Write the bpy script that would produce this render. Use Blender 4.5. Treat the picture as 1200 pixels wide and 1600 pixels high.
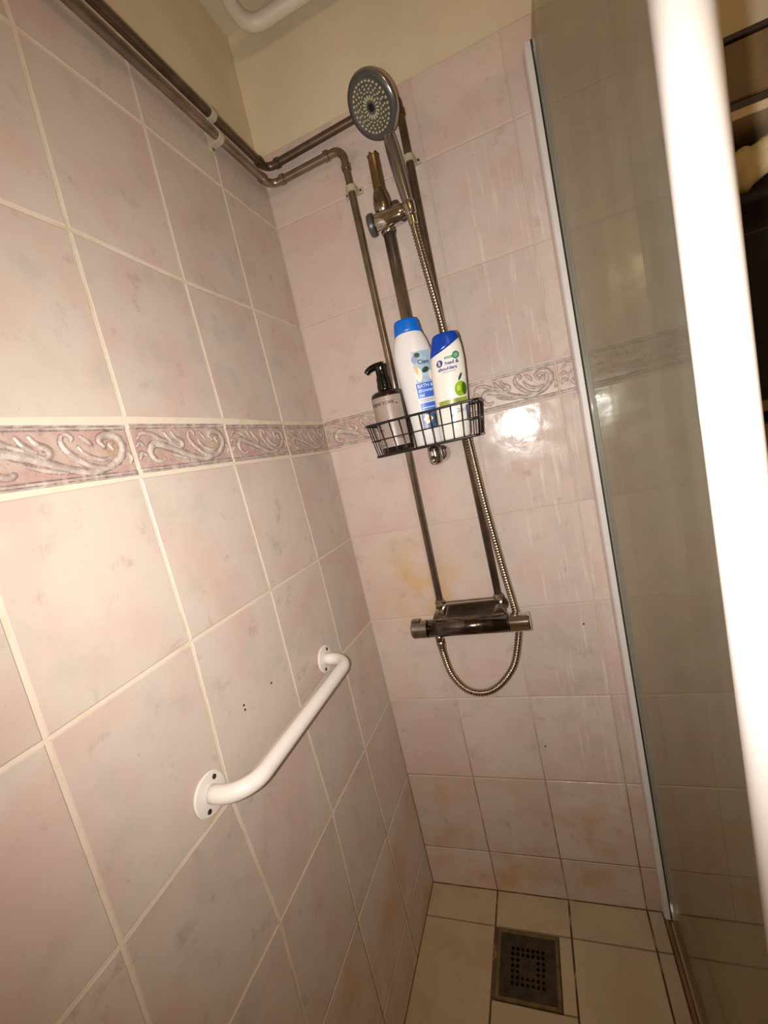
import bpy, math, random
import numpy as np
from mathutils import Vector, Matrix

random.seed(7)
for o in list(bpy.data.objects):
    bpy.data.objects.remove(o)
scene = bpy.context.scene
COL = scene.collection

# ------------------------------------------------------------------ camera
CAM = Vector((0.49711, -1.05358, 1.29389))
RC = [Vector((0.92530945, 0.30856721, -0.22042846)),     # image right
      Vector((-0.16602315, -0.19296958, -0.96705691)),   # image down
      Vector((-0.34093804, 0.93142312, -0.12732727))]    # forward
cd = bpy.data.cameras.new('camera')
cam = bpy.data.objects.new('camera', cd)
COL.objects.link(cam)
M3 = Matrix((RC[0], -RC[1], -RC[2])).transposed()
cam.matrix_world = Matrix.Translation(CAM) @ M3.to_4x4()
cd.sensor_fit = 'VERTICAL'
cd.sensor_height = 36.0
cd.sensor_width = 27.0
cd.lens = 36.0 * 672.8 / 1600.0
cd.clip_start = 0.01
scene.camera = cam

# ------------------------------------------------------------------ world, lights, exposure
w = bpy.data.worlds.new('world')
scene.world = w
w.use_nodes = True
w.node_tree.nodes['Background'].inputs[0].default_value = (1.0, 0.86, 0.68, 1)
w.node_tree.nodes['Background'].inputs[1].default_value = 0.0

FLASH_POWER = 37.0
fl = bpy.data.lights.new('phone_flash_offscreen', 'SPOT')
fl.energy = FLASH_POWER
fl.color = (1.0, 0.96, 0.93)
fl.spot_size = math.radians(142)
fl.spot_blend = 1.0
fl.shadow_soft_size = 0.006
flo = bpy.data.objects.new('phone_flash_offscreen', fl)
COL.objects.link(flo)
flo.location = CAM + RC[0] * -0.03 + RC[1] * 0.004 + RC[2] * 0.0
aim = (RC[2] + RC[0] * 0.10 - RC[1] * 0.12)
flo.rotation_euler = aim.to_track_quat('-Z', 'Y').to_euler()

# the room's warm lamp behind the viewer on the right: it shows as the warm glint on the white post
ld = bpy.data.lights.new('room_lamp_offscreen', 'POINT')
ld.energy = 11.0
ld.color = (1.0, 0.74, 0.44)
ld.shadow_soft_size = 0.075
lo = bpy.data.objects.new('room_lamp_offscreen', ld)
COL.objects.link(lo)
lo.location = (1.28, -2.17, 2.08)

scene.view_settings.view_transform = 'Standard'
scene.view_settings.look = 'None'
scene.view_settings.gamma = 1.0
scene.view_settings.use_curve_mapping = False
scene.view_settings.exposure = -0.1

# ------------------------------------------------------------------ helpers
WLOC = {}


def link(name, me, parent=None, loc=None):
    o = bpy.data.objects.new(name, me)
    COL.objects.link(o)
    if parent is not None:
        o.parent = parent
    return o


def root(name, loc, label, cat, group=None):
    o = bpy.data.objects.new(name, None)
    COL.objects.link(o)
    o.empty_display_size = 0.03
    o.location = loc
    WLOC[o.name] = Vector(loc)
    o['label'] = label
    o['category'] = cat
    if group:
        o['group'] = group
    return o


def mesh(name, V, F, mat, parent=None, smooth=False, label=None, origin=None):
    """V in world coordinates; the origin of a part is its thing's origin unless given"""
    base = WLOC[parent.name] if parent is not None else Vector((0, 0, 0))
    org = Vector(origin) if origin is not None else base
    me = bpy.data.meshes.new(name)
    me.from_pydata([tuple(Vector(v) - org) for v in V], [], F)
    me.update()
    if smooth:
        for p in me.polygons:
            p.use_smooth = True
    if isinstance(mat, (list, tuple)):
        for m in mat:
            me.materials.append(m)
    else:
        me.materials.append(mat)
    o = link(name, me, parent)
    o.location = org - base
    WLOC[o.name] = org
    if label:
        o['label'] = label
    return o


def tag(o, label, cat, group=None):
    o['label'] = label
    o['category'] = cat
    if group:
        o['group'] = group
    return o


def structure(o, label=None):
    o['kind'] = 'structure'
    if label:
        o['label'] = label
        o['category'] = o.name.split('_')[0]
    return o


def box_vf(x0, x1, y0, y1, z0, z1, b=0.0):
    """box with chamfered edges"""
    if b <= 0:
        V = [(x, y, z) for x in (x0, x1) for y in (y0, y1) for z in (z0, z1)]
        F = [(0, 1, 3, 2), (4, 6, 7, 5), (0, 4, 5, 1), (2, 3, 7, 6), (0, 2, 6, 4), (1, 5, 7, 3)]
        return V, F
    lo = Vector((x0, y0, z0)); hi = Vector((x1, y1, z1))
    V = []; idx = {}
    for sx in (0, 1):
        for sy in (0, 1):
            for sz in (0, 1):
                for ax in range(3):
                    s = (sx, sy, sz)
                    p = [0, 0, 0]
                    for k in range(3):
                        e = hi[k] if s[k] else lo[k]
                        p[k] = e if k == ax else (e - b if s[k] else e + b)
                    idx[(s, ax)] = len(V)
                    V.append(tuple(p))
    F = []
    for ax in range(3):
        a, c = (ax + 1) % 3, (ax + 2) % 3
        for s in (0, 1):
            q = []
            for (i, j) in ((0, 0), (1, 0), (1, 1), (0, 1)):
                t = [0, 0, 0]; t[ax] = s; t[a] = i; t[c] = j
                q.append(idx[(tuple(t), ax)])
            F.append(tuple(q) if s else tuple(q[::-1]))
    for ax in range(3):
        a, c = (ax + 1) % 3, (ax + 2) % 3
        for i in (0, 1):
            for j in (0, 1):
                t0 = [0, 0, 0]; t0[a] = i; t0[c] = j; t1 = list(t0); t1[ax] = 1
                q = [idx[(tuple(t0), a)], idx[(tuple(t1), a)], idx[(tuple(t1), c)], idx[(tuple(t0), c)]]
                F.append(tuple(q) if (i == j) else tuple(q[::-1]))
    for sx in (0, 1):
        for sy in (0, 1):
            for sz in (0, 1):
                s = (sx, sy, sz)
                q = [idx[(s, 0)], idx[(s, 1)], idx[(s, 2)]]
                F.append(tuple(q) if (sx + sy + sz) % 2 else tuple(q[::-1]))
    return V, F


def box(name, x0, x1, y0, y1, z0, z1, mat, parent=None, b=0.0, label=None):
    V, F = box_vf(x0, x1, y0, y1, z0, z1, b)
    return mesh(name, V, F, mat, parent, label=label)


def frames(P):
    """parallel-transport frames along points P"""
    P = [Vector(p) for p in P]
    n = len(P)
    T = []
    for i in range(n):
        d = P[min(i + 1, n - 1)] - P[max(i - 1, 0)]
        T.append(d.normalized())
    ref = Vector((0, 0, 1)) if abs(T[0].z) < 0.9 else Vector((1, 0, 0))
    N = (ref - T[0] * ref.dot(T[0])).normalized()
    out = []
    for i in range(n):
        N = (N - T[i] * N.dot(T[i])).normalized()
        out.append((P[i], T[i], N, T[i].cross(N)))
    return out


def tube_vf(P, r, n=14, caps=True):
    fr = frames(P)
    V = []; F = []
    for i, (p, t, a, b) in enumerate(fr):
        ri = r[i] if isinstance(r, (list, tuple)) else r
        for k in range(n):
            th = 2 * math.pi * k / n
            V.append(tuple(p + a * (ri * math.cos(th)) + b * (ri * math.sin(th))))
    for i in range(len(fr) - 1):
        for k in range(n):
            k2 = (k + 1) % n
            F.append((i * n + k, i * n + k2, (i + 1) * n + k2, (i + 1) * n + k))
    if caps:
        F.append(tuple(range(n))[::-1])
        F.append(tuple((len(fr) - 1) * n + k for k in range(n)))
    return V, F


def tube(name, P, r, mat, parent=None, n=14, label=None, smooth=True):
    V, F = tube_vf(P, r, n)
    o = mesh(name, V, F, mat, parent, smooth, label)
    if smooth:
        for p in o.data.polygons:
            if len(p.vertices) > 4:
                p.use_smooth = False
    return o


def lathe(name, org, axis, prof, mat, parent=None, n=28, label=None, up=None):
    """prof: list of (radius, distance along axis); sharp rings by repeating a point"""
    ax = Vector(axis).normalized()
    ref = Vector(up) if up is not None else (Vector((0, 0, 1)) if abs(ax.z) < 0.9 else Vector((1, 0, 0)))
    a = (ref - ax * ref.dot(ax)).normalized(); b = ax.cross(a)
    V = []; F = []; org = Vector(org)
    for (r, d) in prof:
        for k in range(n):
            th = 2 * math.pi * k / n
            V.append(tuple(org + ax * d + a * (r * math.cos(th)) + b * (r * math.sin(th))))
    for i in range(len(prof) - 1):
        if prof[i] == prof[i + 1]:
            continue
        for k in range(n):
            k2 = (k + 1) % n
            F.append((i * n + k, i * n + k2, (i + 1) * n + k2, (i + 1) * n + k))
    if prof[0][0] > 1e-6:
        F.append(tuple(range(n))[::-1])
    if prof[-1][0] > 1e-6:
        F.append(tuple((len(prof) - 1) * n + k for k in range(n)))
    o = mesh(name, V, F, mat, parent, True, label)
    for p in o.data.polygons:
        if len(p.vertices) > 4:
            p.use_smooth = False
    return o


def sharp(prof):
    """repeat inner points so that every edge of a lathe profile stays crisp"""
    out = [prof[0]]
    for q in prof[1:-1]:
        out += [q, q]
    return out + [prof[-1]]


def catmull(P, n=10):
    P = [Vector(p) for p in P]
    Q = [P[0] * 2 - P[1]] + P + [P[-1] * 2 - P[-2]]
    out = []
    for i in range(1, len(Q) - 2):
        for k in range(n):
            t = k / n
            a, b, c, d = Q[i - 1], Q[i], Q[i + 1], Q[i + 2]
            out.append(0.5 * ((2 * b) + (c - a) * t + (2 * a - 5 * b + 4 * c - d) * t * t + (3 * b - a - 3 * c + d) * t ** 3))
    out.append(P[-1])
    return out


def bend(P, rad, n=8):
    """polyline with rounded corners of radius rad"""
    P = [Vector(p) for p in P]
    out = [P[0]]
    for i in range(1, len(P) - 1):
        a = (P[i - 1] - P[i]).normalized(); c = (P[i + 1] - P[i]).normalized()
        ang = a.angle(c)
        d = rad / math.tan(ang / 2)
        s = P[i] + a * d; e = P[i] + c * d
        ctr = P[i] + (a + c).normalized() * (rad / math.sin(ang / 2))
        v0 = s - ctr; v1 = e - ctr
        tot = v0.angle(v1)
        axis = v0.cross(v1).normalized()
        for k in range(n + 1):
            out.append(ctr + Matrix.Rotation(tot * k / n, 3, axis) @ v0)
    out.append(P[-1])
    return out


# ------------------------------------------------------------------ materials
def S(r, g, b):
    f = lambda c: (c / 255 / 12.92) if c / 255 <= 0.04045 else ((c / 255 + 0.055) / 1.055) ** 2.4
    return (f(r), f(g), f(b), 1)


def newmat(name):
    m = bpy.data.materials.new(name)
    m.use_nodes = True
    nt = m.node_tree
    return m, nt, nt.nodes['Principled BSDF']


def simple(name, col, rough=0.5, metal=0.0, bump=0.0, bscale=200.0, var=0.0, vscale=30.0, coat=0.0, emit=None):
    m, nt, p = newmat(name)
    p.inputs['Base Color'].default_value = col
    p.inputs['Roughness'].default_value = rough
    p.inputs['Metallic'].default_value = metal
    if coat:
        p.inputs['Coat Weight'].default_value = coat
        p.inputs['Coat Roughness'].default_value = 0.1
    L = nt.links
    tc = nt.nodes.new('ShaderNodeNewGeometry')
    if var:
        nz = nt.nodes.new('ShaderNodeTexNoise'); nz.inputs['Scale'].default_value = vscale; nz.inputs['Detail'].default_value = 4
        L.new(tc.outputs['Position'], nz.inputs['Vector'])
        mx = nt.nodes.new('ShaderNodeMix'); mx.data_type = 'RGBA'
        rp = nt.nodes.new('ShaderNodeMapRange')
        rp.inputs[1].default_value = 0.35; rp.inputs[2].default_value = 0.65
        L.new(nz.outputs['Fac'], rp.inputs[0])
        mx.inputs[6].default_value = tuple(c * (1 - var) for c in col[:3]) + (1,)
        mx.inputs[7].default_value = tuple(min(1, c * (1 + var)) for c in col[:3]) + (1,)
        L.new(rp.outputs[0], mx.inputs[0]); L.new(mx.outputs[2], p.inputs['Base Color'])
    if bump:
        nb = nt.nodes.new('ShaderNodeTexNoise'); nb.inputs['Scale'].default_value = bscale
        L.new(tc.outputs['Position'], nb.inputs['Vector'])
        bm = nt.nodes.new('ShaderNodeBump'); bm.inputs['Strength'].default_value = bump; bm.inputs['Distance'].default_value = 0.002
        L.new(nb.outputs['Fac'], bm.inputs['Height']); L.new(bm.outputs[0], p.inputs['Normal'])
    if emit:
        p.inputs['Emission Color'].default_value = emit[0]
        p.inputs['Emission Strength'].default_value = emit[1]
    return m


class NT:
    """short-hand for building node trees"""
    def __init__(s, nt):
        s.nt = nt

    def n(s, t, **kw):
        nd = s.nt.nodes.new(t)
        for k, v in kw.items():
            setattr(nd, k, v)
        return nd

    def noise(s, vec, scale, detail=3, rough=0.5):
        nd = s.n('ShaderNodeTexNoise')
        nd.inputs['Scale'].default_value = scale; nd.inputs['Detail'].default_value = detail
        nd.inputs['Roughness'].default_value = rough
        s.nt.links.new(vec, nd.inputs['Vector'])
        return nd.outputs['Fac']

    def rng(s, v, a, b, c=0.0, d=1.0):
        nd = s.n('ShaderNodeMapRange', interpolation_type='SMOOTHSTEP')
        s.nt.links.new(v, nd.inputs[0])
        for i, q in zip((1, 2, 3, 4), (a, b, c, d)):
            nd.inputs[i].default_value = q
        return nd.outputs[0]

    def mix(s, f, a, b):
        nd = s.n('ShaderNodeMix', data_type='RGBA')
        for sock, v in ((nd.inputs[0], f), (nd.inputs[6], a), (nd.inputs[7], b)):
            if isinstance(v, (tuple, float, int)):
                sock.default_value = v
            else:
                s.nt.links.new(v, sock)
        return nd.outputs[2]

    def math(s, op, a, b=0.0):
        nd = s.n('ShaderNodeMath', operation=op)
        for sock, v in ((nd.inputs[0], a), (nd.inputs[1], b)):
            if isinstance(v, (float, int)):
                sock.default_value = v
            else:
                s.nt.links.new(v, sock)
        return nd.outputs[0]


def tile_mat(name, c_main, c_pink, c_grey, rough, streak=False, stain=True):
    m, nt, p = newmat(name)
    q = NT(nt); L = nt.links
    geo = q.n('ShaderNodeNewGeometry'); oi = q.n('ShaderNodeObjectInfo')
    off = q.n('ShaderNodeVectorMath', operation='SCALE'); off.inputs[3].default_value = 9.0
    comb = q.n('ShaderNodeCombineXYZ')
    for i in range(3):
        L.new(oi.outputs['Random'], comb.inputs[i])
    L.new(comb.outputs[0], off.inputs[0])
    vec = q.n('ShaderNodeVectorMath', operation='ADD')
    L.new(geo.outputs['Position'], vec.inputs[0]); L.new(off.outputs[0], vec.inputs[1])
    v = vec.outputs[0]
    pk = q.rng(q.noise(v, 9, 3), 0.45, 0.68)
    gr = q.rng(q.noise(v, 14, 4, 0.6), 0.5, 0.75)
    col = q.mix(pk, c_main, c_pink)
    col = q.mix(q.math('MULTIPLY', gr, 0.75), col, c_grey)
    bl = q.rng(q.noise(v, 24, 5, 0.65), 0.58, 0.74)
    col = q.mix(q.math('MULTIPLY', bl, 0.5), col, S(165, 142, 134))
    sp = q.rng(q.noise(v, 150, 2), 0.74, 0.8)
    col = q.mix(q.math('MULTIPLY', sp, 0.35), col, S(140, 120, 110))
    # each tile of the batch a shade of its own
    hs = q.n('ShaderNodeHueSaturation')
    L.new(q.rng(oi.outputs['Random'], 0, 1, 0.94, 1.04), hs.inputs['Value'])
    L.new(col, hs.inputs['Color']); col = hs.outputs[0]
    sep = q.n('ShaderNodeSeparateXYZ'); L.new(geo.outputs['Position'], sep.inputs[0])
    if stain:   # patches of ochre iron stain on the lowest courses
        nf = q.rng(q.noise(geo.outputs['Position'], 7, 5, 0.6), 0.42, 0.74)
        zf = q.rng(sep.outputs[2], 0.42, 0.30)
        col = q.mix(q.math('MULTIPLY', q.math('MULTIPLY', zf, nf), 0.7), col, S(190, 148, 92))
    if streak:  # lime runs down the splash side
        mp = q.n('ShaderNodeMapping'); mp.inputs['Scale'].default_value = (95, 95, 7)
        L.new(geo.outputs['Position'], mp.inputs[0])
        st = q.rng(q.noise(mp.outputs[0], 1.0, 3, 0.6), 0.52, 0.72)
        xf = q.math('MULTIPLY', q.rng(sep.outputs[0], 0.40, 0.50), q.rng(sep.outputs[0], 0.63, 0.60))
        zf2 = q.math('MULTIPLY', q.rng(sep.outputs[2], 0.1, 0.6), q.rng(sep.outputs[2], 2.0, 1.7))
        col = q.mix(q.math('MULTIPLY', q.math('MULTIPLY', st, q.math('MULTIPLY', xf, zf2)), 0.5), col, S(235, 222, 210))
        # ochre rust around the mixer connections
        mp2 = q.n('ShaderNodeVectorMath', operation='DISTANCE'); mp2.inputs[1].default_value = (0.17, 0, 0.93)
        L.new(geo.outputs['Position'], mp2.inputs[0])
        rf = q.math('MULTIPLY', q.rng(mp2.outputs['Value'], 0.2, 0.02), q.rng(q.noise(geo.outputs['Position'], 12, 4), 0.35, 0.65))
        col = q.mix(q.math('MULTIPLY', rf, 0.7), col, S(205, 165, 110))
    L.new(col, p.inputs['Base Color'])
    L.new(q.rng(q.noise(v, 22, 3), 0.3, 0.7, rough - 0.06, rough + 0.1), p.inputs['Roughness'])
    p.inputs['Specular IOR Level'].default_value = 0.28
    bm = q.n('ShaderNodeBump'); bm.inputs['Strength'].default_value = 0.18; bm.inputs['Distance'].default_value = 0.004
    L.new(q.noise(v, 26, 3), bm.inputs['Height']); L.new(bm.outputs[0], p.inputs['Normal'])
    return m


MT_TILE_L = tile_mat('wall_tile_glaze', S(206, 191, 178), S(206, 181, 169), S(190, 180, 166), 0.34)
MT_TILE_B = tile_mat('back_wall_tile_glaze', S(205, 187, 175), S(205, 178, 167), S(187, 176, 164), 0.15, streak=True)
MT_FLOOR = tile_mat('floor_tile_glaze', S(186, 168, 136), S(182, 158, 128), S(172, 154, 122), 0.42, stain=False)


def grout_mat(name, hi, lo):
    m, nt, p = newmat(name)
    q = NT(nt); L = nt.links
    geo = q.n('ShaderNodeNewGeometry')
    sep = q.n('ShaderNodeSeparateXYZ'); L.new(geo.outputs['Position'], sep.inputs[0])
    nz = q.noise(geo.outputs['Position'], 14, 4, 0.6)
    zz = q.math('ADD', sep.outputs[2], q.math('MULTIPLY', q.math('SUBTRACT', nz, 0.5), 0.7))
    col = q.mix(q.rng(zz, 0.75, 0.15), hi, lo)
    col = q.mix(q.math('MULTIPLY', q.rng(q.noise(geo.outputs['Position'], 22, 4), 0.5, 0.72), 0.6), col, S(206, 186, 140))
    L.new(col, p.inputs['Base Color'])
    p.inputs['Roughness'].default_value = 0.75
    bm = q.n('ShaderNodeBump'); bm.inputs['Strength'].default_value = 0.3; bm.inputs['Distance'].default_value = 0.001
    L.new(q.noise(geo.outputs['Position'], 500, 2), bm.inputs['Height']); L.new(bm.outputs[0], p.inputs['Normal'])
    return m


MT_GROUT_L = grout_mat('cream_grout', S(222, 206, 186), S(160, 132, 96))
MT_GROUT_B = grout_mat('back_wall_grout', S(200, 180, 168), S(124, 92, 60))
MT_GROUT_F = grout_mat('floor_grout', S(112, 86, 56), S(96, 72, 46))
MT_PLASTER = simple('painted_plaster', S(214, 200, 172), 0.7, bump=0.25, bscale=30, var=0.05, vscale=6)
MT_PAINTPIPE = simple('white_painted_pipe', S(226, 216, 198), 0.45)
MT_CEIL = simple('ceiling_paint', S(212, 200, 176), 0.8)
MT_WHITE = simple('white_powder_coat', S(236, 228, 220), 0.22, coat=0.3)
MT_POST = simple('white_post_coat', S(232, 224, 216), 0.2, bump=0.04, bscale=60, coat=0.4)
MT_PROFILE = simple('white_aluminium_profile', S(222, 214, 208), 0.35, var=0.04, vscale=20)
MT_CHROME = simple('chrome', S(205, 200, 196), 0.10, 1.0)
MT_CHROME_D = simple('lime_dulled_chrome', S(158, 148, 138), 0.25, 1.0, var=0.25, vscale=60)
MT_CHROME_K = simple('dark_mirror_chrome', S(112, 104, 98), 0.16, 1.0, var=0.3, vscale=50)
MT_PIPE = simple('tarnished_chrome_pipe', S(146, 132, 116), 0.30, 0.85, var=0.2, vscale=25)
MT_PIPE_D = simple('browned_pipe', S(112, 97, 80), 0.38, 0.8, var=0.2, vscale=30)
MT_BRASS = simple('worn_brass', S(150, 124, 84), 0.35, 0.85, var=0.2, vscale=60)
MT_CLIP = simple('yellowed_clip_plastic', S(182, 172, 146), 0.5)
MT_SCREW = simple('screw_head', S(92, 84, 78), 0.4, 0.8)
MT_BLACK = simple('black_wire_coat', S(22, 20, 20), 0.35)
MT_HOLE_DARK = simple('painted_hole_dark', S(18, 14, 12), 0.9)
MT_RUBBER = simple('dark_rubber', S(58, 50, 44), 0.6)
MT_DARKPLASTIC = simple('dark_grey_plastic', S(74, 72, 72), 0.35)
MT_FACE = simple('shower_face_plastic', S(88, 84, 72), 0.4, var=0.15, vscale=90)
MT_NOZZLE = simple('limescaled_nozzle', S(190, 184, 156), 0.6)
MT_HANDLE = simple('grey_chrome_plastic', S(168, 164, 162), 0.18, 0.9)


def hose_mat():
    m, nt, p = newmat('spiral_steel_hose')
    p.inputs['Base Color'].default_value = S(178, 164, 146)
    p.inputs['Metallic'].default_value = 1.0
    p.inputs['Roughness'].default_value = 0.24
    return m


MT_HOSE = hose_mat()


def glass_mat():
    m = bpy.data.materials.new('limescaled_smoked_glass')
    m.use_nodes = True
    nt = m.node_tree
    for n_ in list(nt.nodes):
        nt.nodes.remove(n_)
    q = NT(nt); L = nt.links
    out = q.n('ShaderNodeOutputMaterial')
    tr = q.n('ShaderNodeBsdfTransparent'); tr.inputs[0].default_value = (0.80, 0.82, 0.74, 1)
    gl = q.n('ShaderNodeBsdfGlossy'); gl.inputs['Roughness'].default_value = 0.07; gl.inputs[0].default_value = (0.9, 0.9, 0.85, 1)
    fr = q.n('ShaderNodeFresnel'); fr.inputs[0].default_value = 1.45
    m1 = q.n('ShaderNodeMixShader')
    L.new(q.math('MULTIPLY', fr.outputs[0], 0.55), m1.inputs[0]); L.new(tr.outputs[0], m1.inputs[1]); L.new(gl.outputs[0], m1.inputs[2])
    df = q.n('ShaderNodeBsdfDiffuse'); df.inputs[0].default_value = S(176, 172, 154)
    geo = q.n('ShaderNodeNewGeometry')
    mp = q.n('ShaderNodeMapping'); mp.inputs['Scale'].default_value = (14, 14, 1.6)
    L.new(geo.outputs['Position'], mp.inputs[0])
    hz = q.rng(q.noise(mp.outputs[0], 1.0, 4, 0.6), 0.3, 0.75, 0.03, 0.13)
    m2 = q.n('ShaderNodeMixShader')
    L.new(hz, m2.inputs[0]); L.new(m1.outputs[0], m2.inputs[1]); L.new(df.outputs[0], m2.inputs[2])
    L.new(m2.outputs[0], out.inputs[0])
    return m


MT_GLASS = glass_mat()

# ------------------------------------------------------------------ tile grids (metres, from the joints in the photograph)
H, HB, ZI = 0.2412, 0.0799, 0.1292
ROWS = [0.0, ZI, ZI + H, ZI + 2 * H, ZI + 3 * H, ZI + 4 * H, ZI + 5 * H, ZI + 5 * H + HB, ZI + 6 * H + HB, ZI + 7 * H + HB, 2.0624]
NAMES = ['Z', 'I', 'H', 'G', 'F', 'E', 'D', 'C', 'B', 'A', 'T']
FPX = 672.807


def ray(x, y):
    return RC[0] * ((x - 600) / FPX) + RC[1] * ((y - 800) / FPX) + RC[2]


def hit(x, y, ax, v):
    d = ray(x, y)
    return CAM + d * ((v - CAM[ax]) / d[ax])


VCOL = [0.0] + [0.1995 + 0.2 * i for i in range(11)]       # distance from the corner along the left wall
LN = {(v, r): (-VCOL[v], ROWS[r]) for v in range(len(VCOL)) for r in range(len(ROWS))}
for (v, r, x, y) in [(3, 'A', 20, 40), (2, 'A', 224, 195), (1, 'A', 347, 293), (3, 'B', 107, 357), (2, 'B', 288, 440), (1, 'B', 395, 483),
                     (3, 'C', 195, 653), (2, 'C', 348, 655), (1, 'C', 441, 660), (3, 'D', 218, 745), (2, 'D', 365, 725), (1, 'D', 453, 714),
                     (4, 'E', 73, 1157), (3, 'E', 298, 1003), (2, 'E', 422, 923), (1, 'E', 497, 875), (4, 'F', 190, 1475), (3, 'F', 361, 1247),
                     (1, 'F', 534, 1022), (3, 'G', 437, 1440), (2, 'G', 519, 1270), (1, 'G', 570, 1170)]:
    p = hit(x, y, 0, 0.0)
    LN[(v, NAMES.index(r))] = (p.y, p.z)


def quad_tile(name, C4, fn, mat, parent, depth=0.007, b=0.0016):
    """tile from four (s,t) corners (counter-clockwise); fn(s,t,d) gives the world point d in front of the wall face"""
    cs = sum(c[0] for c in C4) / 4; ct = sum(c[1] for c in C4) / 4
    ins = []
    for (s, t) in C4:
        ins.append((s + (b if s < cs else -b), t + (b if t < ct else -b)))
    V = [fn(s, t, -depth) for s, t in C4] + [fn(s, t, -b * 0.8) for s, t in C4] + [fn(s, t, 0) for s, t in ins]
    F = [(8, 9, 10, 11)]
    for k in range(4):
        k2 = (k + 1) % 4
        F.append((k, k2, 4 + k2, 4 + k)); F.append((4 + k, 4 + k2, 8 + k2, 8 + k))
    return mesh(name, V, F, mat, parent, origin=fn(cs, ct, 0))


# ---- the border: acanthus scroll in relief, one grid shared by all whole border tiles
def border_mesh(name, wid, hgt, flip=False):
    nx, ny = 170, 68
    U, Vv = np.meshgrid(np.linspace(0, 1, nx), np.linspace(0, 1, ny))
    asp = 0.2 / 0.08
    strokes = [  # points (u, v), half width
        ([(.24, .245), (.215, .215), (.165, .24), (.135, .34), (.135, .46), (.175, .565), (.23, .56), (.29, .505), (.39, .42), (.505, .28), (.655, .165), (.74, .175), (.81, .225)], .030),
        ([(.655, .19), (.74, .20), (.808, .235), (.88, .34), (.925, .48), (.937, .61), (.915, .745), (.86, .80), (.806, .78), (.775, .70), (.80, .60)], .030),
        ([(.545, .80), (.535, .68), (.56, .54), (.61, .40), (.68, .27), (.76, .23)], .024),
        ([(.545, .80), (.58, .83), (.605, .77), (.595, .72)], .018),
        ([(.63, .62), (.65, .52), (.70, .42), (.77, .36), (.84, .40)], .018),
        ([(.30, .80), (.325, .68), (.36, .58), (.385, .56)], .022),
        ([(.37, .80), (.40, .68), (.445, .60), (.455, .52), (.43, .46)], .024),
        ([(.05, .70), (.10, .80), (.18, .77), (.26, .66), (.33, .58), (.42, .46)], .020),
        ([(.03, .30), (.055, .40), (.09, .36)], .020),
        ([(.03, .55), (.06, .60), (.09, .55)], .018),
        ([(.30, .36), (.40, .27), (.52, .19)], .016),
        ([(.86, .53), (.845, .62), (.87, .66)], .020),
        ([(.96, .25), (.985, .35), (.97, .45)], .016),
        ([(.66, .80), (.70, .70), (.72, .60)], .018),
    ]
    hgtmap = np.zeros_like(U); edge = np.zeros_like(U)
    for pts, hw in strokes:
        P = catmull([(a * asp, b, 0) for a, b in pts], 8)
        D = np.full(U.shape, 9.0); tpar = np.zeros_like(U)
        for i in range(len(P) - 1):
            ax_, ay = P[i].x, P[i].y; bx, by = P[i + 1].x - ax_, P[i + 1].y - ay
            t = np.clip(((U * asp - ax_) * bx + (Vv - ay) * by) / (bx * bx + by * by + 1e-9), 0, 1)
            d = np.hypot(U * asp - ax_ - t * bx, Vv - ay - t * by)
            tpar = np.where(d < D, (i + t) / len(P), tpar)
            D = np.minimum(D, d)
        wv = hw * 1.7 * (0.55 + 0.6 * np.sin(np.pi * np.clip(tpar, 0.03, 0.97)))
        hgtmap = np.maximum(hgtmap, np.clip(1.25 - D / wv, 0, 1))
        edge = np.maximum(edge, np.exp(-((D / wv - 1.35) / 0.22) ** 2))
    band = ((Vv > 0.90) | (Vv < 0.10)).astype(float)
    line = np.exp(-((Vv - 0.895) / 0.012) ** 2) + np.exp(-((Vv - 0.105) / 0.012) ** 2) + np.exp(-((Vv - 0.955) / 0.010) ** 2) + np.exp(-((Vv - 0.045) / 0.010) ** 2)
    relief = np.where(band > 0, 0.55 - 0.4 * np.clip(line, 0, 1), 0.75 * hgtmap)
    prox = np.minimum(np.minimum(U * wid, (1 - U) * wid), np.minimum(Vv * hgt, (1 - Vv) * hgt))
    dep = -0.0006 + 0.0026 * relief
    dep = np.where(prox < 0.0005, -0.004, dep)
    X = U * wid; Z = Vv * hgt
    V = [(X[j, i], -dep[j, i], Z[j, i]) for j in range(ny) for i in range(nx)]
    F = []
    for j in range(ny - 1):
        for i in range(nx - 1):
            a = j * nx + i
            F.append((a, a + 1, a + nx + 1, a + nx))
    nb = len(V)
    ring = [i for i in range(nx)] + [j * nx + nx - 1 for j in range(1, ny)] + [(ny - 1) * nx + i for i in range(nx - 2, -1, -1)] + [j * nx for j in range(ny - 2, 0, -1)]
    for k in ring:
        V.append((V[k][0], 0.009, V[k][2]))
    for k in range(len(ring)):
        k2 = (k + 1) % len(ring)
        F.append((ring[k2], ring[k], nb + k, nb + k2))
    me = bpy.data.meshes.new(name)
    me.from_pydata(V, [], F)
    att = me.color_attributes.new('pattern', 'FLOAT_COLOR', 'POINT')
    dat = np.zeros((len(V), 4), dtype=np.float32)
    disc = np.exp(-(((U - .86) * asp / .17) ** 2 + ((Vv - .56) / .17) ** 4))
    dat[:nb, 0] = np.clip(np.maximum(hgtmap * 1.4, band * (1 - np.clip(line, 0, 1))), 0, 1).ravel()
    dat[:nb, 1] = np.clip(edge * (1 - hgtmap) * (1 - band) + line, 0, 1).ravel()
    dat[:nb, 2] = disc.ravel()
    dat[:, 3] = 1
    att.data.foreach_set('color', dat.ravel())
    for p in me.polygons:
        p.use_smooth = True
    me.materials.append(MT_BORDER)
    return me


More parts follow.
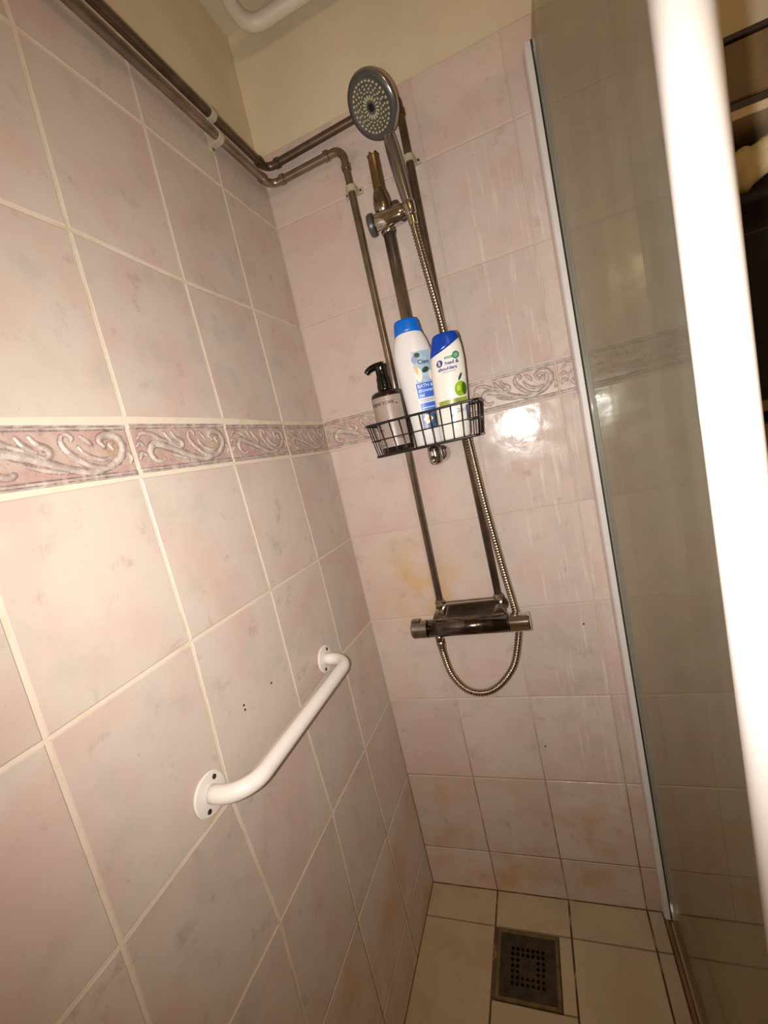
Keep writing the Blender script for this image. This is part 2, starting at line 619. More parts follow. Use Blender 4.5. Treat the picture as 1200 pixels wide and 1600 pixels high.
def border_mat():
    m, nt, p = newmat('border_scroll_glaze')
    q = NT(nt); L = nt.links
    at = q.n('ShaderNodeAttribute', attribute_name='pattern')
    sp = q.n('ShaderNodeSeparateColor'); L.new(at.outputs['Color'], sp.inputs[0])
    geo = q.n('ShaderNodeNewGeometry'); pos = geo.outputs['Position']
    ground = q.mix(q.rng(q.noise(pos, 30, 5, 0.7), 0.36, 0.64), S(194, 174, 160), S(182, 148, 138))
    ground = q.mix(q.math('MULTIPLY', sp.outputs[2], 0.8), ground, S(176, 146, 118))
    scroll = q.mix(q.rng(q.noise(pos, 60, 5, 0.7), 0.36, 0.6), S(204, 192, 180), S(176, 158, 148))
    col = q.mix(q.rng(sp.outputs[0], 0.1, 0.5), ground, scroll)
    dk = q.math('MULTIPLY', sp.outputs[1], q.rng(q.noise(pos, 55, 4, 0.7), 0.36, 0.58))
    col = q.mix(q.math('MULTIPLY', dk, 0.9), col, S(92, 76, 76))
    sk = q.rng(q.noise(pos, 110, 4, 0.7), 0.58, 0.70)
    col = q.mix(q.math('MULTIPLY', sk, 0.6), col, S(110, 92, 90))
    L.new(col, p.inputs['Base Color'])
    p.inputs['Roughness'].default_value = 0.38
    return m


MT_BORDER = border_mat()

# ------------------------------------------------------------------ the room shell
CEIL = 2.345
XR, YF = 1.75, -2.30
T = 0.012      # tiles stand this far proud of the plaster

wl = structure(box('wall_left', -0.12, -T, YF - 0.1, 0.13, -0.05, CEIL + 0.05, MT_PLASTER), 'left wall, cream plaster above pink marbled tiles')
wb = structure(box('wall_back', -0.12, XR + 0.1, T, 0.13, -0.05, CEIL + 0.05, MT_PLASTER), 'back wall behind the shower, cream plaster above pink tiles')
wr = structure(box('wall_right', XR, XR + 0.1, YF - 0.1, 0.13, -0.05, CEIL + 0.05, MT_PLASTER), 'right wall of the room in cream plaster')
wf = structure(box('wall_front', -0.12, XR + 0.1, YF - 0.1, YF, -0.05, CEIL + 0.05, MT_PLASTER), 'front wall of the room in cream plaster')
DX0, DX1, DY0, DY1 = 0.2025, 0.3520, -0.0975, -0.2497
fw = 0.008
V = []; F = []
for (xa, xb, ya, yb) in ((-0.12, DX0 + fw, YF - 0.1, 0.13), (DX1 - fw, XR + 0.1, YF - 0.1, 0.13), (DX0 + fw, DX1 - fw, DY0 - fw, 0.13), (DX0 + fw, DX1 - fw, YF - 0.1, DY1 + fw)):
    v_, f_ = box_vf(xa, xb, ya, yb, -0.12, -0.008)
    F += [tuple(k + len(V) for k in f) for f in f_]
    V += v_
fl_o = structure(mesh('floor', V, F, MT_GROUT_F), 'floor laid with beige square tiles and brown joints')
ce = structure(box('ceiling', -0.12, XR + 0.1, YF - 0.1, 0.13, CEIL, CEIL + 0.1, MT_CEIL), 'plain cream ceiling')

GR = 0.0012    # joint recess
box('grout_bed', -T - 0.002, -GR, YF, 0.0, -0.008, ROWS[-1], MT_GROUT_L, wl)
XT, ZTL = 0.83, 1.845      # beyond the screen the tiling stops lower
box('grout_bed', -0.002, XT, GR, T + 0.002, -0.008, ROWS[-1], MT_GROUT_B, wb)
box('grout_bed', XT, XR, GR, T + 0.002, -0.008, ZTL, MT_GROUT_B, wb)

# left wall tiles
g = 0.0021
fL = lambda s, t, d: (d, s, t)
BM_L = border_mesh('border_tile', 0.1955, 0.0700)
for v in range(len(VCOL) - 1):
    for r in range(len(ROWS) - 1):
        a, b_, c, d_ = LN[(v + 1, r)], LN[(v, r)], LN[(v, r + 1)], LN[(v + 1, r + 1)]
        if r == 6:
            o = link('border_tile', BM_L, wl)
            y0 = (a[0] + d_[0]) / 2; y1 = (b_[0] + c[0]) / 2
            z0 = a[1] + 0.0035; z1 = b_[1] + 0.0035
            ang = math.atan2(z1 - z0, y1 - y0)
            sx = (y1 - y0 - 2 * g) / 0.1955
            shear = ((c[1] - b_[1]) + (d_[1] - a[1])) / 2
            o.rotation_euler = (0, 0, math.pi / 2)
            o.location = (0.0007, y0 + g, (z0 + z1) / 2)
            o.scale = (sx, 1, min(1.0, (shear - 0.0095) / 0.07))
            continue
        gg = 0.0006 if v == 0 else g
        C4 = [(a[0] + g, a[1] + g), (b_[0] - gg, b_[1] + g), (c[0] - gg, c[1] - g), (d_[0] + g, d_[1] - g)]
        if r == 9:
            C4[2] = (C4[2][0], ROWS[-1]); C4[3] = (C4[3][0], ROWS[-1])
        if C4[0][0] < YF:
            continue
        quad_tile('tile', C4, fL, MT_TILE_L, wl)

# back wall tiles
WCOL = [0.0, 0.1939, 0.3857, 0.5763, 0.768, 0.960, 1.152, 1.344, 1.536, 1.728]
g2 = 0.0012
fB = lambda s, t, d: (s, -d, t)
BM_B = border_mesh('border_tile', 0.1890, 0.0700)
for k in range(len(WCOL) - 1):
    for r in range(len(ROWS) - 1):
        x0, x1 = WCOL[k], WCOL[k + 1]
        z0, z1 = ROWS[r], ROWS[r + 1]
        if r == 6:
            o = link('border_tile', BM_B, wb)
            o.location = (x0 + g2, -0.0007, z0 + 0.0022)
            o.scale = ((x1 - x0 - 2 * g2) / 0.189, 1, 0.0755 / 0.07)
            continue
        zt = z1 - (g2 if r < 9 else 0)
        if r == 9 and x0 > XT:
            continue
        if r == 9 and x1 > XT:
            x1 = XT
        if r == 8 and x0 > XT:
            zt = ZTL
        if r == 8 and x0 < XT < x1:
            quad_tile('tile', [(XT + g2, z0 + g2), (x1 - g2, z0 + g2), (x1 - g2, ZTL), (XT + g2, ZTL)], fB, MT_TILE_B, wb)
            x1 = XT
        x0_ = x0 + (0.0006 if k == 0 else g2)
        quad_tile('tile', [(x0_, z0 + g2), (x1 - g2, z0 + g2), (x1 - g2, zt), (x0_, zt)], fB, MT_TILE_B, wb)

# raised discs for the drilled holes, the dark inside painted as colour
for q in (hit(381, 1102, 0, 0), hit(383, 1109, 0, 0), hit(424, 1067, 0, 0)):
    lathe('drill_hole', (-0.001, q.y, q.z), (1, 0, 0), sharp([(0.0, 0.0), (0.0024, 0.0), (0.0020, 0.0013), (0, 0.0013)]), MT_HOLE_DARK, wl, 10)
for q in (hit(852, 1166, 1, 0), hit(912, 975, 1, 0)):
    lathe('drill_hole', (q.x, 0.001, q.z), (0, -1, 0), sharp([(0.0, 0.0), (0.0026, 0.0), (0.0022, 0.0013), (0, 0.0013)]), MT_HOLE_DARK, wb, 10)

# floor tiles; the drain takes the corner of one
FX = [0.0, 0.1939, 0.3857, 0.5763, 0.6120]
FX2 = [0.632, 0.83, 1.03, 1.23, 1.43, 1.63, XR]
FY = [0.0, -0.0939, -0.350, -0.52, -0.69, -0.89, -1.09, -1.29, -1.49, -1.69, -1.89, -2.09, -2.29]
fF = lambda s, t, d: (s, t, d)
g3 = 0.0022
DX0, DX1, DY0, DY1 = 0.2025, 0.3520, -0.0975, -0.2497


def ftile(x0, x1, y0, y1):
    quad_tile('tile', [(x0, y0), (x1, y0), (x1, y1), (x0, y1)], fF, MT_FLOOR, fl_o, b=0.0007)


for j in range(len(FY) - 1):
    y1, y0 = FY[j] - g3, FY[j + 1] + g3
    if j == 0:
        y1 = -0.001
    for XS in (FX, FX2):
        for i in range(len(XS) - 1):
            x0, x1 = XS[i] + g3, XS[i + 1] - g3
            if i == 0 and XS is FX:
                x0 = 0.001
            if XS is FX and i == 1 and j == 1:
                ftile(DX1 + 0.003, x1, DY1, y1)
                ftile(x0, x1, y0, DY1 - 0.004)
                continue
            ftile(x0, x1, y0, y1)

# ------------------------------------------------------------------ shower screen: wall profile, glass, threshold, post
XG = 0.6285
sc = root('shower_screen', (XG, -0.3, 0.0), 'fixed glass shower screen with white wall profile and white round post', 'shower screen')
ZT = 1.995
# profile: a U of white aluminium
prof = [(0.609, 0.0), (0.641, 0.0), (0.641, -0.034), (0.634, -0.034), (0.634, -0.012), (0.6235, -0.012), (0.6235, -0.034), (0.6135, -0.034), (0.611, -0.030)]
V = [(x, y, 0.022) for x, y in prof] + [(x, y, ZT) for x, y in prof]
n = len(prof)
F = [(k, k + n, (k + 1) % n + n, (k + 1) % n) for k in range(n)] + [tuple(range(n)), tuple(range(2 * n - 1, n - 1, -1))]
mesh('wall_profile', V, F, MT_PROFILE, sc)
PX, PY, PR = 0.633, -0.676, 0.0178
box('glass_pane', 0.6255, 0.6315, PY + 0.006, -0.013, 0.018, ZT, MT_GLASS, sc)
tube('gasket', [(0.6245, -0.0345, 0.03), (0.6245, -0.0345, ZT)], 0.0011, MT_RUBBER, sc, 6)
box('bottom_seal', 0.6225, 0.6345, PY + 0.01, -0.036, 0.0015, 0.020, simple('yellowed_clear_seal', S(160, 138, 104), 0.5), sc, 0.002)
box('threshold_strip', 0.6130, 0.6215, YF + 0.05, -0.001, -0.006, 0.004, simple('stained_threshold', S(128, 98, 66), 0.6, var=0.2), sc, 0.001)
lathe('post', (PX, PY, 0.0), (0, 0, 1), sharp([(PR, 0.0), (PR, 2.12)]), MT_POST, sc, 48)
lathe('post_foot', (PX, PY, 0.0), (0, 0, 1), sharp([(0.034, 0.0), (0.034, 0.006), (0.022, 0.014), (PR, 0.014)]), MT_WHITE, sc, 40)
lathe('post_cap', (PX, PY, 2.12), (0, 0, 1), [(PR * 1.03, -0.012), (PR * 1.03, 0.0), (PR * 0.7, 0.010), (0, 0.013)], MT_WHITE, sc, 40)

# ------------------------------------------------------------------ white painted pipe loop under the ceiling
hp = root('painted_heating_pipe', (0.05, -0.06, CEIL), 'white painted pipe bent in a loop under the ceiling corner', 'pipe')
zp = CEIL - 0.052
tube('pipe_run', bend([(1.0, -0.030, zp), (0.062, -0.030, zp), (0.062, -0.125, zp), (1.0, -0.125, zp)], 0.040, 10), 0.0165, MT_PAINTPIPE, hp, 18)
for x in (0.35, 0.8):
    tube('hanger', bend([(x, -0.030, CEIL), (x, -0.030, zp)], 0.01) if False else [(x, -0.030, CEIL), (x, -0.030, zp)], 0.004, MT_PAINTPIPE, hp, 8)
    tube('hanger', [(x, -0.125, CEIL), (x, -0.125, zp)], 0.004, MT_PAINTPIPE, hp, 8)


# ------------------------------------------------------------------ water pipes
def clip(parent, p, nrm, along, r):
    """two-screw saddle clip: p on the pipe axis, nrm away from the wall, along the pipe"""
    p = Vector(p); nrm = Vector(nrm); al = Vector(along).normalized(); sd = al.cross(nrm).normalized()
    V = []; F = []
    pts = []
    R_ = r + 0.003
    pts += [(-0.021, -p_off + 0.0005), (-0.021, -p_off + 0.006), (-R_ - 0.001, -p_off + 0.007)]
    for k in range(9):
        th = math.pi * (1 - k / 8)
        pts.append((R_ * math.cos(th), R_ * math.sin(th)))
    pts += [(R_ + 0.001, -p_off + 0.007), (0.021, -p_off + 0.006), (0.021, -p_off + 0.0005)]
    nn = len(pts)
    for s in (-0.0065, 0.0065):
        for (u, v) in pts:
            V.append(p + sd * u + nrm * v + al * s)
    F = [(k, k + 1, k + 1 + nn, k + nn) for k in range(nn - 1)] + [(nn - 1, 0, nn, 2 * nn - 1)]
    F += [tuple(range(nn))[::-1], tuple(range(nn, 2 * nn))]
    o = mesh('pipe_clip', V, F, MT_CLIP, parent, label='yellowed white saddle clip')
    for s in (-1, 1):
        lathe('screw', p + sd * (s * 0.0165) + nrm * (-p_off + 0.0055), nrm, sharp([(0.0030, 0), (0.0026, 0.0018), (0, 0.0018)]), MT_SCREW, o, 10)


p_off = 0.022
RP = 0.0088
# upper pipe: left wall, corner, back wall, down to the mixer
p1 = root('water_pipe', (0.022, -0.022, 2.02), 'upper browned water pipe that drops down beside the shower hose', 'pipe', None)
P1 = [(0.022, YF, 2.019), (0.022, -0.022, 2.018), (0.357, -0.022, 2.030), (0.3560, -0.022, 1.5), (0.3625, -0.022, 0.875)]
tube('pipe_run', bend(P1[:3] + [(0.3562, -0.022, 1.55)], 0.020, 8)[:-1] + bend([(0.3565, -0.022, 1.9), (0.356, -0.022, 1.5), (0.3625, -0.022, 0.875)], 0.05, 4), RP, MT_PIPE_D, p1, 16)
for (c, ax) in (((0.022, -0.052, 2.018), (0, 1, 0)), ((0.054, -0.022, 2.019), (1, 0, 0)), ((0.326, -0.022, 2.029), (1, 0, 0)), ((0.3568, -0.022, 1.994), (0, 0, 1))):
    lathe('solder_collar', Vector(c) - Vector(ax) * 0.006, ax, sharp([(RP, 0), (RP + 0.0024, 0.0), (RP + 0.0024, 0.010), (RP, 0.012)]), MT_PIPE_D, p1, 18)
clip(p1, (0.3563, -0.022, 1.901), (0, -1, 0), (0, 0, 1), RP)
clip(p1, (0.022, -0.219, 2.018), (1, 0, 0), (0, 1, 0), RP)
clip(p1, (0.022, -1.25, 2.018), (1, 0, 0), (0, 1, 0), RP)

p2 = root('water_pipe', (0.022, -0.022, 1.98), 'lower water pipe with a rounded elbow dropping to the mixer', 'pipe', None)
P2 = [(0.022, YF, 1.983), (0.022, -0.022, 1.980), (0.2150, -0.022, 1.983), (0.2178, -0.022, 1.5), (0.2143, -0.022, 0.875)]
tube('pipe_run', bend(P2[:3] + [(0.2175, -0.022, 1.55)], 0.024, 8)[:-1] + bend([(0.2155, -0.022, 1.9), (0.2180, -0.022, 1.5), (0.2143, -0.022, 0.875)], 0.05, 4), RP, MT_PIPE, p2, 16)
for (c, ax) in (((0.022, -0.056, 1.980), (0, 1, 0)), ((0.058, -0.022, 1.981), (1, 0, 0)), ((0.176, -0.022, 1.983), (1, 0, 0)), ((0.2153, -0.022, 1.943), (0, 0, 1))):
    lathe('solder_collar', Vector(c) - Vector(ax) * 0.006, ax, sharp([(RP, 0), (RP + 0.0024, 0.0), (RP + 0.0024, 0.010), (RP, 0.012)]), MT_PIPE, p2, 18)
clip(p2, (0.2156, -0.022, 1.895), (0, -1, 0), (0, 0, 1), RP)
clip(p2, (0.022, -0.213, 1.980), (1, 0, 0), (0, 1, 0), RP)
clip(p2, (0.022, -1.25, 1.980), (1, 0, 0), (0, 1, 0), RP)

# ------------------------------------------------------------------ riser rail with slider
XRL, YRL = 0.2875, -0.056
rl = root('shower_rail', (XRL, 0.0, 1.27), 'worn shower riser rail with chrome slider and open top end', 'shower rail')
tube('rail_tube', [(XRL, YRL, 1.262), (XRL, YRL, 1.80)], 0.0132, MT_PIPE, rl, 20)
# the top end: brassy flattened tube stub, notched
V, F = tube_vf([(XRL - 0.001, YRL, 1.835), (XRL - 0.0005, YRL, 1.87), (XRL, YRL, 1.915), (XRL, YRL, 1.918)], [0.0132, 0.0128, 0.0122, 0.0132], 20, False)
V = [list(v) for v in V]
for k in range(20):
    V[60 + k][2] += 0.004 * math.sin(k * 1.9)
tube_in = [(x + (XRL - x) * 0.2, y + (YRL - y) * 0.2, z) for x, y, z in V[60:80]]
nb = len(V)
V += [list(v) for v in tube_in] + [[v[0], v[1], 1.88] for v in tube_in]
for k in range(20):
    k2 = (k + 1) % 20
    F.append((60 + k, 60 + k2, nb + k2, nb + k)); F.append((nb + k, nb + k2, nb + 20 + k2, nb + 20 + k))
mesh('rail_end', V, F, MT_BRASS, rl, True, label='brassy worn open tube end')
lathe('end_socket', (XRL - 0.001, YRL - 0.001, 1.797), (0, 0, 1), [(0.0160, 0.0), (0.0190, 0.012), (0.0196, 0.026), (0.0172, 0.040), (0.0140, 0.050), (0.0132, 0.052)], MT_CHROME_D, rl, 24)
sl = lathe('slider', (0.262, -0.066, 1.784), (1, 0, 0), [(0.0150, 0.0), (0.0185, 0.003), (0.0192, 0.03), (0.0188, 0.058), (0.0175, 0.066), (0.0150, 0.070), (0.0142, 0.084), (0.0120, 0.087)], MT_CHROME, rl, 28)
lathe('slider_knob', (0.262, -0.066, 1.784), (-1, 0, 0), sharp([(0.0160, -0.002), (0.0225, 0.0), (0.0235, 0.006), (0.0215, 0.011), (0.0, 0.0125)]), MT_DARKPLASTIC, sl, 28)
lathe('rail_sleeve', (XRL, YRL, 1.758), (0, 0, 1), [(0.0146, 0), (0.0160, 0.003), (0.0160, 0.02)], MT_CHROME_D, sl, 24)
lathe('slider_lever', (0.312, -0.052, 1.800), (0, 0.1, 1), [(0.010, 0.0), (0.011, 0.010), (0.008, 0.018), (0, 0.020)], MT_CHROME_D, sl, 20)
# lower bracket: rosette on the wall, arm and screw cap
br = lathe('wall_bracket', (XRL + 0.008, 0.0, 1.267), (0, -1, 0), [(0.0200, 0.0), (0.0205, 0.006), (0.0185, 0.016), (0.0150, 0.024), (0.0142, 0.040)], MT_CHROME, rl, 28)
lathe('bracket_socket', (XRL, YRL, 1.246), (0, 0, 1), [(0.0, -0.002), (0.010, 0.0), (0.0150, 0.006), (0.0160, 0.018), (0.0155, 0.036), (0.0142, 0.044)], MT_CHROME, br, 24)
lathe('screw_cap', (XRL - 0.002, YRL - 0.010, 1.262), (0, -0.8, -0.6), [(0.0080, 0.0), (0.0085, 0.008), (0.0070, 0.014), (0, 0.0155)], MT_CHROME, br, 18)

# ------------------------------------------------------------------ hand shower
HC = hit(581, 167, 1, -0.128)
view = (CAM - HC).normalized()
imx = (RC[0] - view * RC[0].dot(view)).normalized()
imy = (RC[1] - view * RC[1].dot(view)).normalized()
nrm = (view * 0.80 - imx * 0.50 + imy * 0.36).normalized()
hs = root('hand_shower', (0.347, -0.078, 1.785), 'round grey hand shower with ringed nozzles parked on the rail slider', 'shower head')
HR = 0.0560
base = Vector((0.3465, -0.0775, 1.770))
# the handle: from holder up to the neck behind the head
ax0 = (imx - nrm * imx.dot(nrm)).normalized()
dn = base - HC
dn = (dn - nrm * dn.dot(nrm)).normalized()          # towards the handle, in the plane of the face
dn = (dn - ax0 * 0.22).normalized()
neck = HC - nrm * 0.010 + dn * HR * 0.84
hd = (neck - base)
lathe('head_shell', HC, -nrm, [(HR * 0.96, -0.002), (HR, 0.002), (HR * 1.0, 0.007), (HR * 0.93, 0.016), (HR * 0.72, 0.024), (HR * 0.4, 0.029), (0, 0.031)], MT_HANDLE, hs, 48)
fp = lathe('face_plate', HC, nrm, [(HR * 0.965, 0.0), (HR * 0.955, 0.003), (HR * 0.80, 0.0036), (HR * 0.785, 0.0024), (0.012, 0.0030), (0.0, 0.0030)], [MT_DARKPLASTIC, MT_FACE], hs, 48)
for p in fp.data.polygons:
    c = sum((fp.data.vertices[v].co for v in p.vertices), Vector()) / len(p.vertices) + WLOC[fp.name] - HC
    if (c - nrm * c.dot(nrm)).length < HR * 0.79:
        p.material_index = 1
ax_u = imx - nrm * imx.dot(nrm); ax_u.normalize(); ax_v = nrm.cross(ax_u)
lathe('centre_hole', HC + nrm * 0.0026, nrm, sharp([(0.0072, 0.0), (0.0064, 0.0012), (0.0, 0.0008)]), MT_HOLE_DARK, fp, 20)  # black disc on the face, the recess's shade put into its colour


def nozzles(name, rings, shape):
    V = []; F = []
    for (rad, cnt, hw, hl, ph) in rings:
        for k in range(cnt):
            th = 2 * math.pi * (k + ph) / cnt
            er = ax_u * math.cos(th) + ax_v * math.sin(th); et = -ax_u * math.sin(th) + ax_v * math.cos(th)
            c = HC + er * rad + nrm * 0.0024
            b0 = len(V)
            for lev, sc_ in ((0, 1.0), (0.0022, 0.7)):
                for (i, j) in ((-1, -.5), (-.5, -1), (.5, -1), (1, -.5), (1, .5), (.5, 1), (-.5, 1), (-1, .5)):
                    V.append(c + er * (i * hl * sc_) + et * (j * hw * sc_) + nrm * lev)
            for s in range(8):
                s2 = (s + 1) % 8
                F.append((b0 + s, b0 + s2, b0 + 8 + s2, b0 + 8 + s))
            F.append(tuple(range(b0 + 8, b0 + 16)))
    o = mesh(name, V, F, MT_NOZZLE, fp, label='pale limescaled rubber nozzles')
    return o


nozzles('petal_nozzles', [(0.0150, 18, 0.0014, 0.0044, 0.0)], 'petal')
nozzles('inner_nozzles', [(0.0230, 18, 0.0024, 0.0011, 0.5), (0.0280, 18, 0.0016, 0.0018, 0.0)], 'dot')
nozzles('outer_nozzles', [(0.0330, 22, 0.0018, 0.0014, 0.5), (0.0395, 30, 0.0022, 0.0018, 0.0)], 'dot')
hp0 = base; hp1 = base + hd * 0.28; hp2 = base + hd * 0.62
hpath = catmull([hp0, hp1, hp2, base + hd * 0.86, neck, neck - dn * 0.016 - nrm * 0.002], 6)
rr = []
for i in range(len(hpath)):
    t = i / (len(hpath) - 1)
    rr.append(0.0092 + 0.0046 * math.sin(math.pi * min(1, t * 1.15)) if t < 0.82 else 0.0098)
han = tube('handle', hpath, rr, MT_HANDLE, hs, 22)
lathe('handle_ring', base + hd * 0.86, hd, sharp([(0.0105, 0.0), (0.0120, 0.001), (0.0120, 0.004), (0.0105, 0.005)]), MT_CHROME, han, 22)
lathe('holder_cone', base - hd.normalized() * 0.004, hd, [(0.0105, 0.0), (0.0118, 0.004), (0.0135, 0.022), (0.0130, 0.027)], MT_CHROME, sl, 24)

# ------------------------------------------------------------------ hose
ho = root('shower_hose', (0.38, -0.045, 0.66), 'flexible spiral steel hose looping under the mixer', 'hose')
HP = [(0.3455, -0.072, 1.768), (0.3470, -0.066, 1.73), (0.3505, -0.056, 1.67), (0.3600, -0.050, 1.547), (0.3650, -0.050, 1.40), (0.3690, -0.049, 1.278),
      (0.3760, -0.047, 1.13), (0.3880, -0.043, 0.972), (0.3960, -0.036, 0.88), (0.3985, -0.034, 0.83), (0.3905, -0.040, 0.787), (0.368, -0.045, 0.724),
      (0.325, -0.047, 0.675), (0.283, -0.050, 0.658), (0.243, -0.054, 0.671), (0.2155, -0.060, 0.716), (0.2075, -0.066, 0.772), (0.2070, -0.070, 0.806)]
path = catmull(HP, 80)
RH = 0.0082
dist = 0.0; rads = []
for i, q in enumerate(path):
    if i:
        dist += (path[i] - path[i - 1]).length
    rads.append(RH * (1.0 + 0.13 * math.sin(2 * math.pi * dist / 0.0066)))
tube('hose_spiral', path, rads, MT_HOSE, ho, 12)
lathe('hose_nut', path[0] + Vector((0, -0.001, 0.006)), (path[30] - path[0]), sharp([(0.0085, -0.004), (0.0108, 0.0), (0.0100, 0.022), (0.0085, 0.024)]), MT_CHROME, ho, 14)
lathe('hose_nut', path[-1] + Vector((0, 0, 0.010)), (path[-25] - path[-1]), sharp([(0.0105, -0.002), (0.0110, 0.012), (0.0102, 0.014), (0.0096, 0.026), (0.0085, 0.028)]), MT_CHROME_D, ho, 14)

# ------------------------------------------------------------------ thermostatic bar mixer
YM, ZM, RM = -0.075, 0.851, 0.0215
mx = root('bar_mixer', (0.287, 0.0, ZM), 'chrome thermostatic bar mixer with a knob at each end', 'mixer tap')
lathe('mixer_body', (0.186, YM, ZM), (1, 0, 0), sharp([(RM, 0.0), (RM, 0.196)]), MT_CHROME_K, mx, 40)
kn = lathe('flow_knob', (0.186, YM, ZM), (-1, 0, 0), sharp([(RM * 0.9, 0.0), (RM * 1.03, 0.0015), (RM * 1.03, 0.038), (RM * 0.93, 0.0415), (0, 0.0415)]), MT_CHROME_D, mx, 40)
V, F = box_vf(0.146, 0.168, YM - 0.008, YM + 0.008, ZM + RM * 0.85, ZM + RM + 0.0055, 0.002)
mesh('knob_stop', V, F, MT_CHROME_D, kn)
kt = lathe('temperature_knob', (0.382, YM, ZM), (1, 0, 0), sharp([(RM * 0.9, 0.0), (RM * 1.03, 0.0015), (RM * 1.03, 0.043), (RM * 0.93, 0.0475), (0, 0.0475)]), MT_CHROME, mx, 40)
lathe('stop_button', (0.407, YM - RM * 0.80, ZM + RM * 0.63), (0, -0.78, 0.62), [(0.0022, 0.0), (0.0020, 0.001), (0, 0.0014)], MT_DARKPLASTIC, kt, 12)
# bracket between the two pipe ends, and the shoulders carrying the body
bk = box('rear_bracket', 0.203, 0.374, -0.034, -0.010, 0.866, 0.894, MT_CHROME_K, mx, 0.003)
box('bracket_lip', 0.206, 0.372, -0.038, -0.030, 0.890, 0.8955, MT_CHROME, bk, 0.001)
for x in (0.2145, 0.3625):
    lathe('wall_union', (x, 0.0, 0.872), (0, -1, 0), sharp([(0.019, 0.0), (0.019, 0.008), (0.0155, 0.010), (0.0155, 0.045), (0.013, 0.075)]), MT_CHROME_D, mx, 24)
    lathe('pipe_nut', (x, -0.022, 0.884), (0, 0, 1), sharp([(0.0135, 0.0), (0.0140, 0.014), (0.0115, 0.018), (0.0095, 0.022)]), MT_CHROME_D, mx, 6)
V, F = box_vf(0.200, 0.377, YM - 0.004, -0.030, 0.858, 0.8745, 0.003)
mesh('shoulder', V, F, MT_CHROME_D, mx)
lathe('hose_outlet', (0.207, -0.073, ZM - RM * 0.8), (0, 0, -1), sharp([(0.0098, 0.0), (0.0098, 0.018)]), MT_CHROME_D, mx, 18)

# ------------------------------------------------------------------ grab bar on the left wall
gb = root('grab_bar', (0.0, -0.46, 0.89), 'white coated grab bar screwed to the left wall', 'grab bar')
ya, yb, zg = -0.644, -0.2755, 0.890
SO = 0.063
tube('bar_tube', bend([(0.001, ya, zg), (SO, ya, zg), (SO, yb, zg), (0.001, yb, zg)], 0.046, 14), 0.0125, MT_WHITE, gb, 28)
for y in (ya, yb):
    f = lathe('wall_flange', (0.0, y, zg), (1, 0, 0), sharp([(0.0300, 0.0), (0.0300, 0.0025), (0.0278, 0.0042), (0.0125, 0.0054)]), MT_WHITE, gb, 40)
    for s in (-1, 1):
        lathe('screw', (0.0036, y + s * 0.0115, zg + s * 0.0175), (1, 0, 0), sharp([(0.0038, 0), (0.0034, 0.0022), (0.0016, 0.0016), (0, 0.0016)]), MT_SCREW, f, 14)

# ------------------------------------------------------------------ wire caddy
cy0, cy1 = -0.072, -0.170           # back and front of the rim
cx0, cx1 = 0.1735, 0.4163
zb, zr, zm = 1.2925, 1.3610, 1.3270
ca = root('wire_caddy', (0.29, -0.12, zb), 'black wire shower caddy basket clipped to the rail', 'basket')


def lerp_rect(z):
    t = (z - zb) / (zr - zb)
    i = 0.010 * (1 - t)
    return cx0 + i, cx1 - i, cy0 - i * 0.2, cy1 + i * 0.6


def rect_loop(z, rad):
    a, b, c, d = lerp_rect(z)
    P = []
    for (px, py, a0) in ((b - rad, c - rad, 0), (a + rad, c - rad, 90), (a + rad, d + rad, 180), (b - rad, d + rad, 270)):
        for k in range(5):
            th = math.radians(a0 + 22.5 * k)
            P.append(Vector((px + rad * math.cos(th), py + rad * math.sin(th), z)))
    return P


def loop_wire(name, z, r, rad=0.012):
    P = rect_loop(z, rad)
    n_ = len(P); V = []; F = []; k_ = 8
    for i in range(n_):
        t = (P[(i + 1) % n_] - P[i - 1]).normalized(); a = Vector((0, 0, 1)); b = t.cross(a)
        for k in range(k_):
            th = 2 * math.pi * k / k_
            V.append(P[i] + a * (r * math.cos(th)) + b * (r * math.sin(th)))
    for i in range(n_):
        for k in range(k_):
            F.append((i * k_ + k, ((i + 1) % n_) * k_ + k, ((i + 1) % n_) * k_ + (k + 1) % k_, i * k_ + (k + 1) % k_))
    return mesh(name, V, F, MT_BLACK, ca, True)


loop_wire('rim_wire', zr, 0.0026)
loop_wire('girdle_wire', zm, 0.0014)
loop_wire('base_wire', zb, 0.0026, 0.010)
a0_, b0_, c0_, d0_ = lerp_rect(zb)
NW = 11
for k in range(NW):
    t = (k + 0.5) / NW
    xt = cx0 + (cx1 - cx0) * t; xb = a0_ + (b0_ - a0_) * t
    tube('upright_wire', bend([(xt, cy1 - 0.001, zr), (xb, d0_ - 0.001, zb), (xb, c0_ + 0.001, zb), (xt, cy0 + 0.001, zr)], 0.006, 4), 0.00135, MT_BLACK, ca, 6)
for k in range(3):
    t = (k + 0.5) / 3
    yt = cy1 + (cy0 - cy1) * t; yb_ = d0_ + (c0_ - d0_) * t
    for (xt, xb) in ((cx0, a0_), (cx1, b0_)):
        tube('side_wire', [(xt, yt, zr), (xb, yb_, zb)], 0.00135, MT_BLACK, ca, 6)
    tube('bottom_wire', [(a0_, yb_, zb), (b0_, yb_, zb)], 0.00135, MT_BLACK, ca, 6)
box('rail_clamp', XRL - 0.020, XRL + 0.020, -0.0735, -0.0665, 1.325, 1.372, MT_BLACK, ca, 0.002)


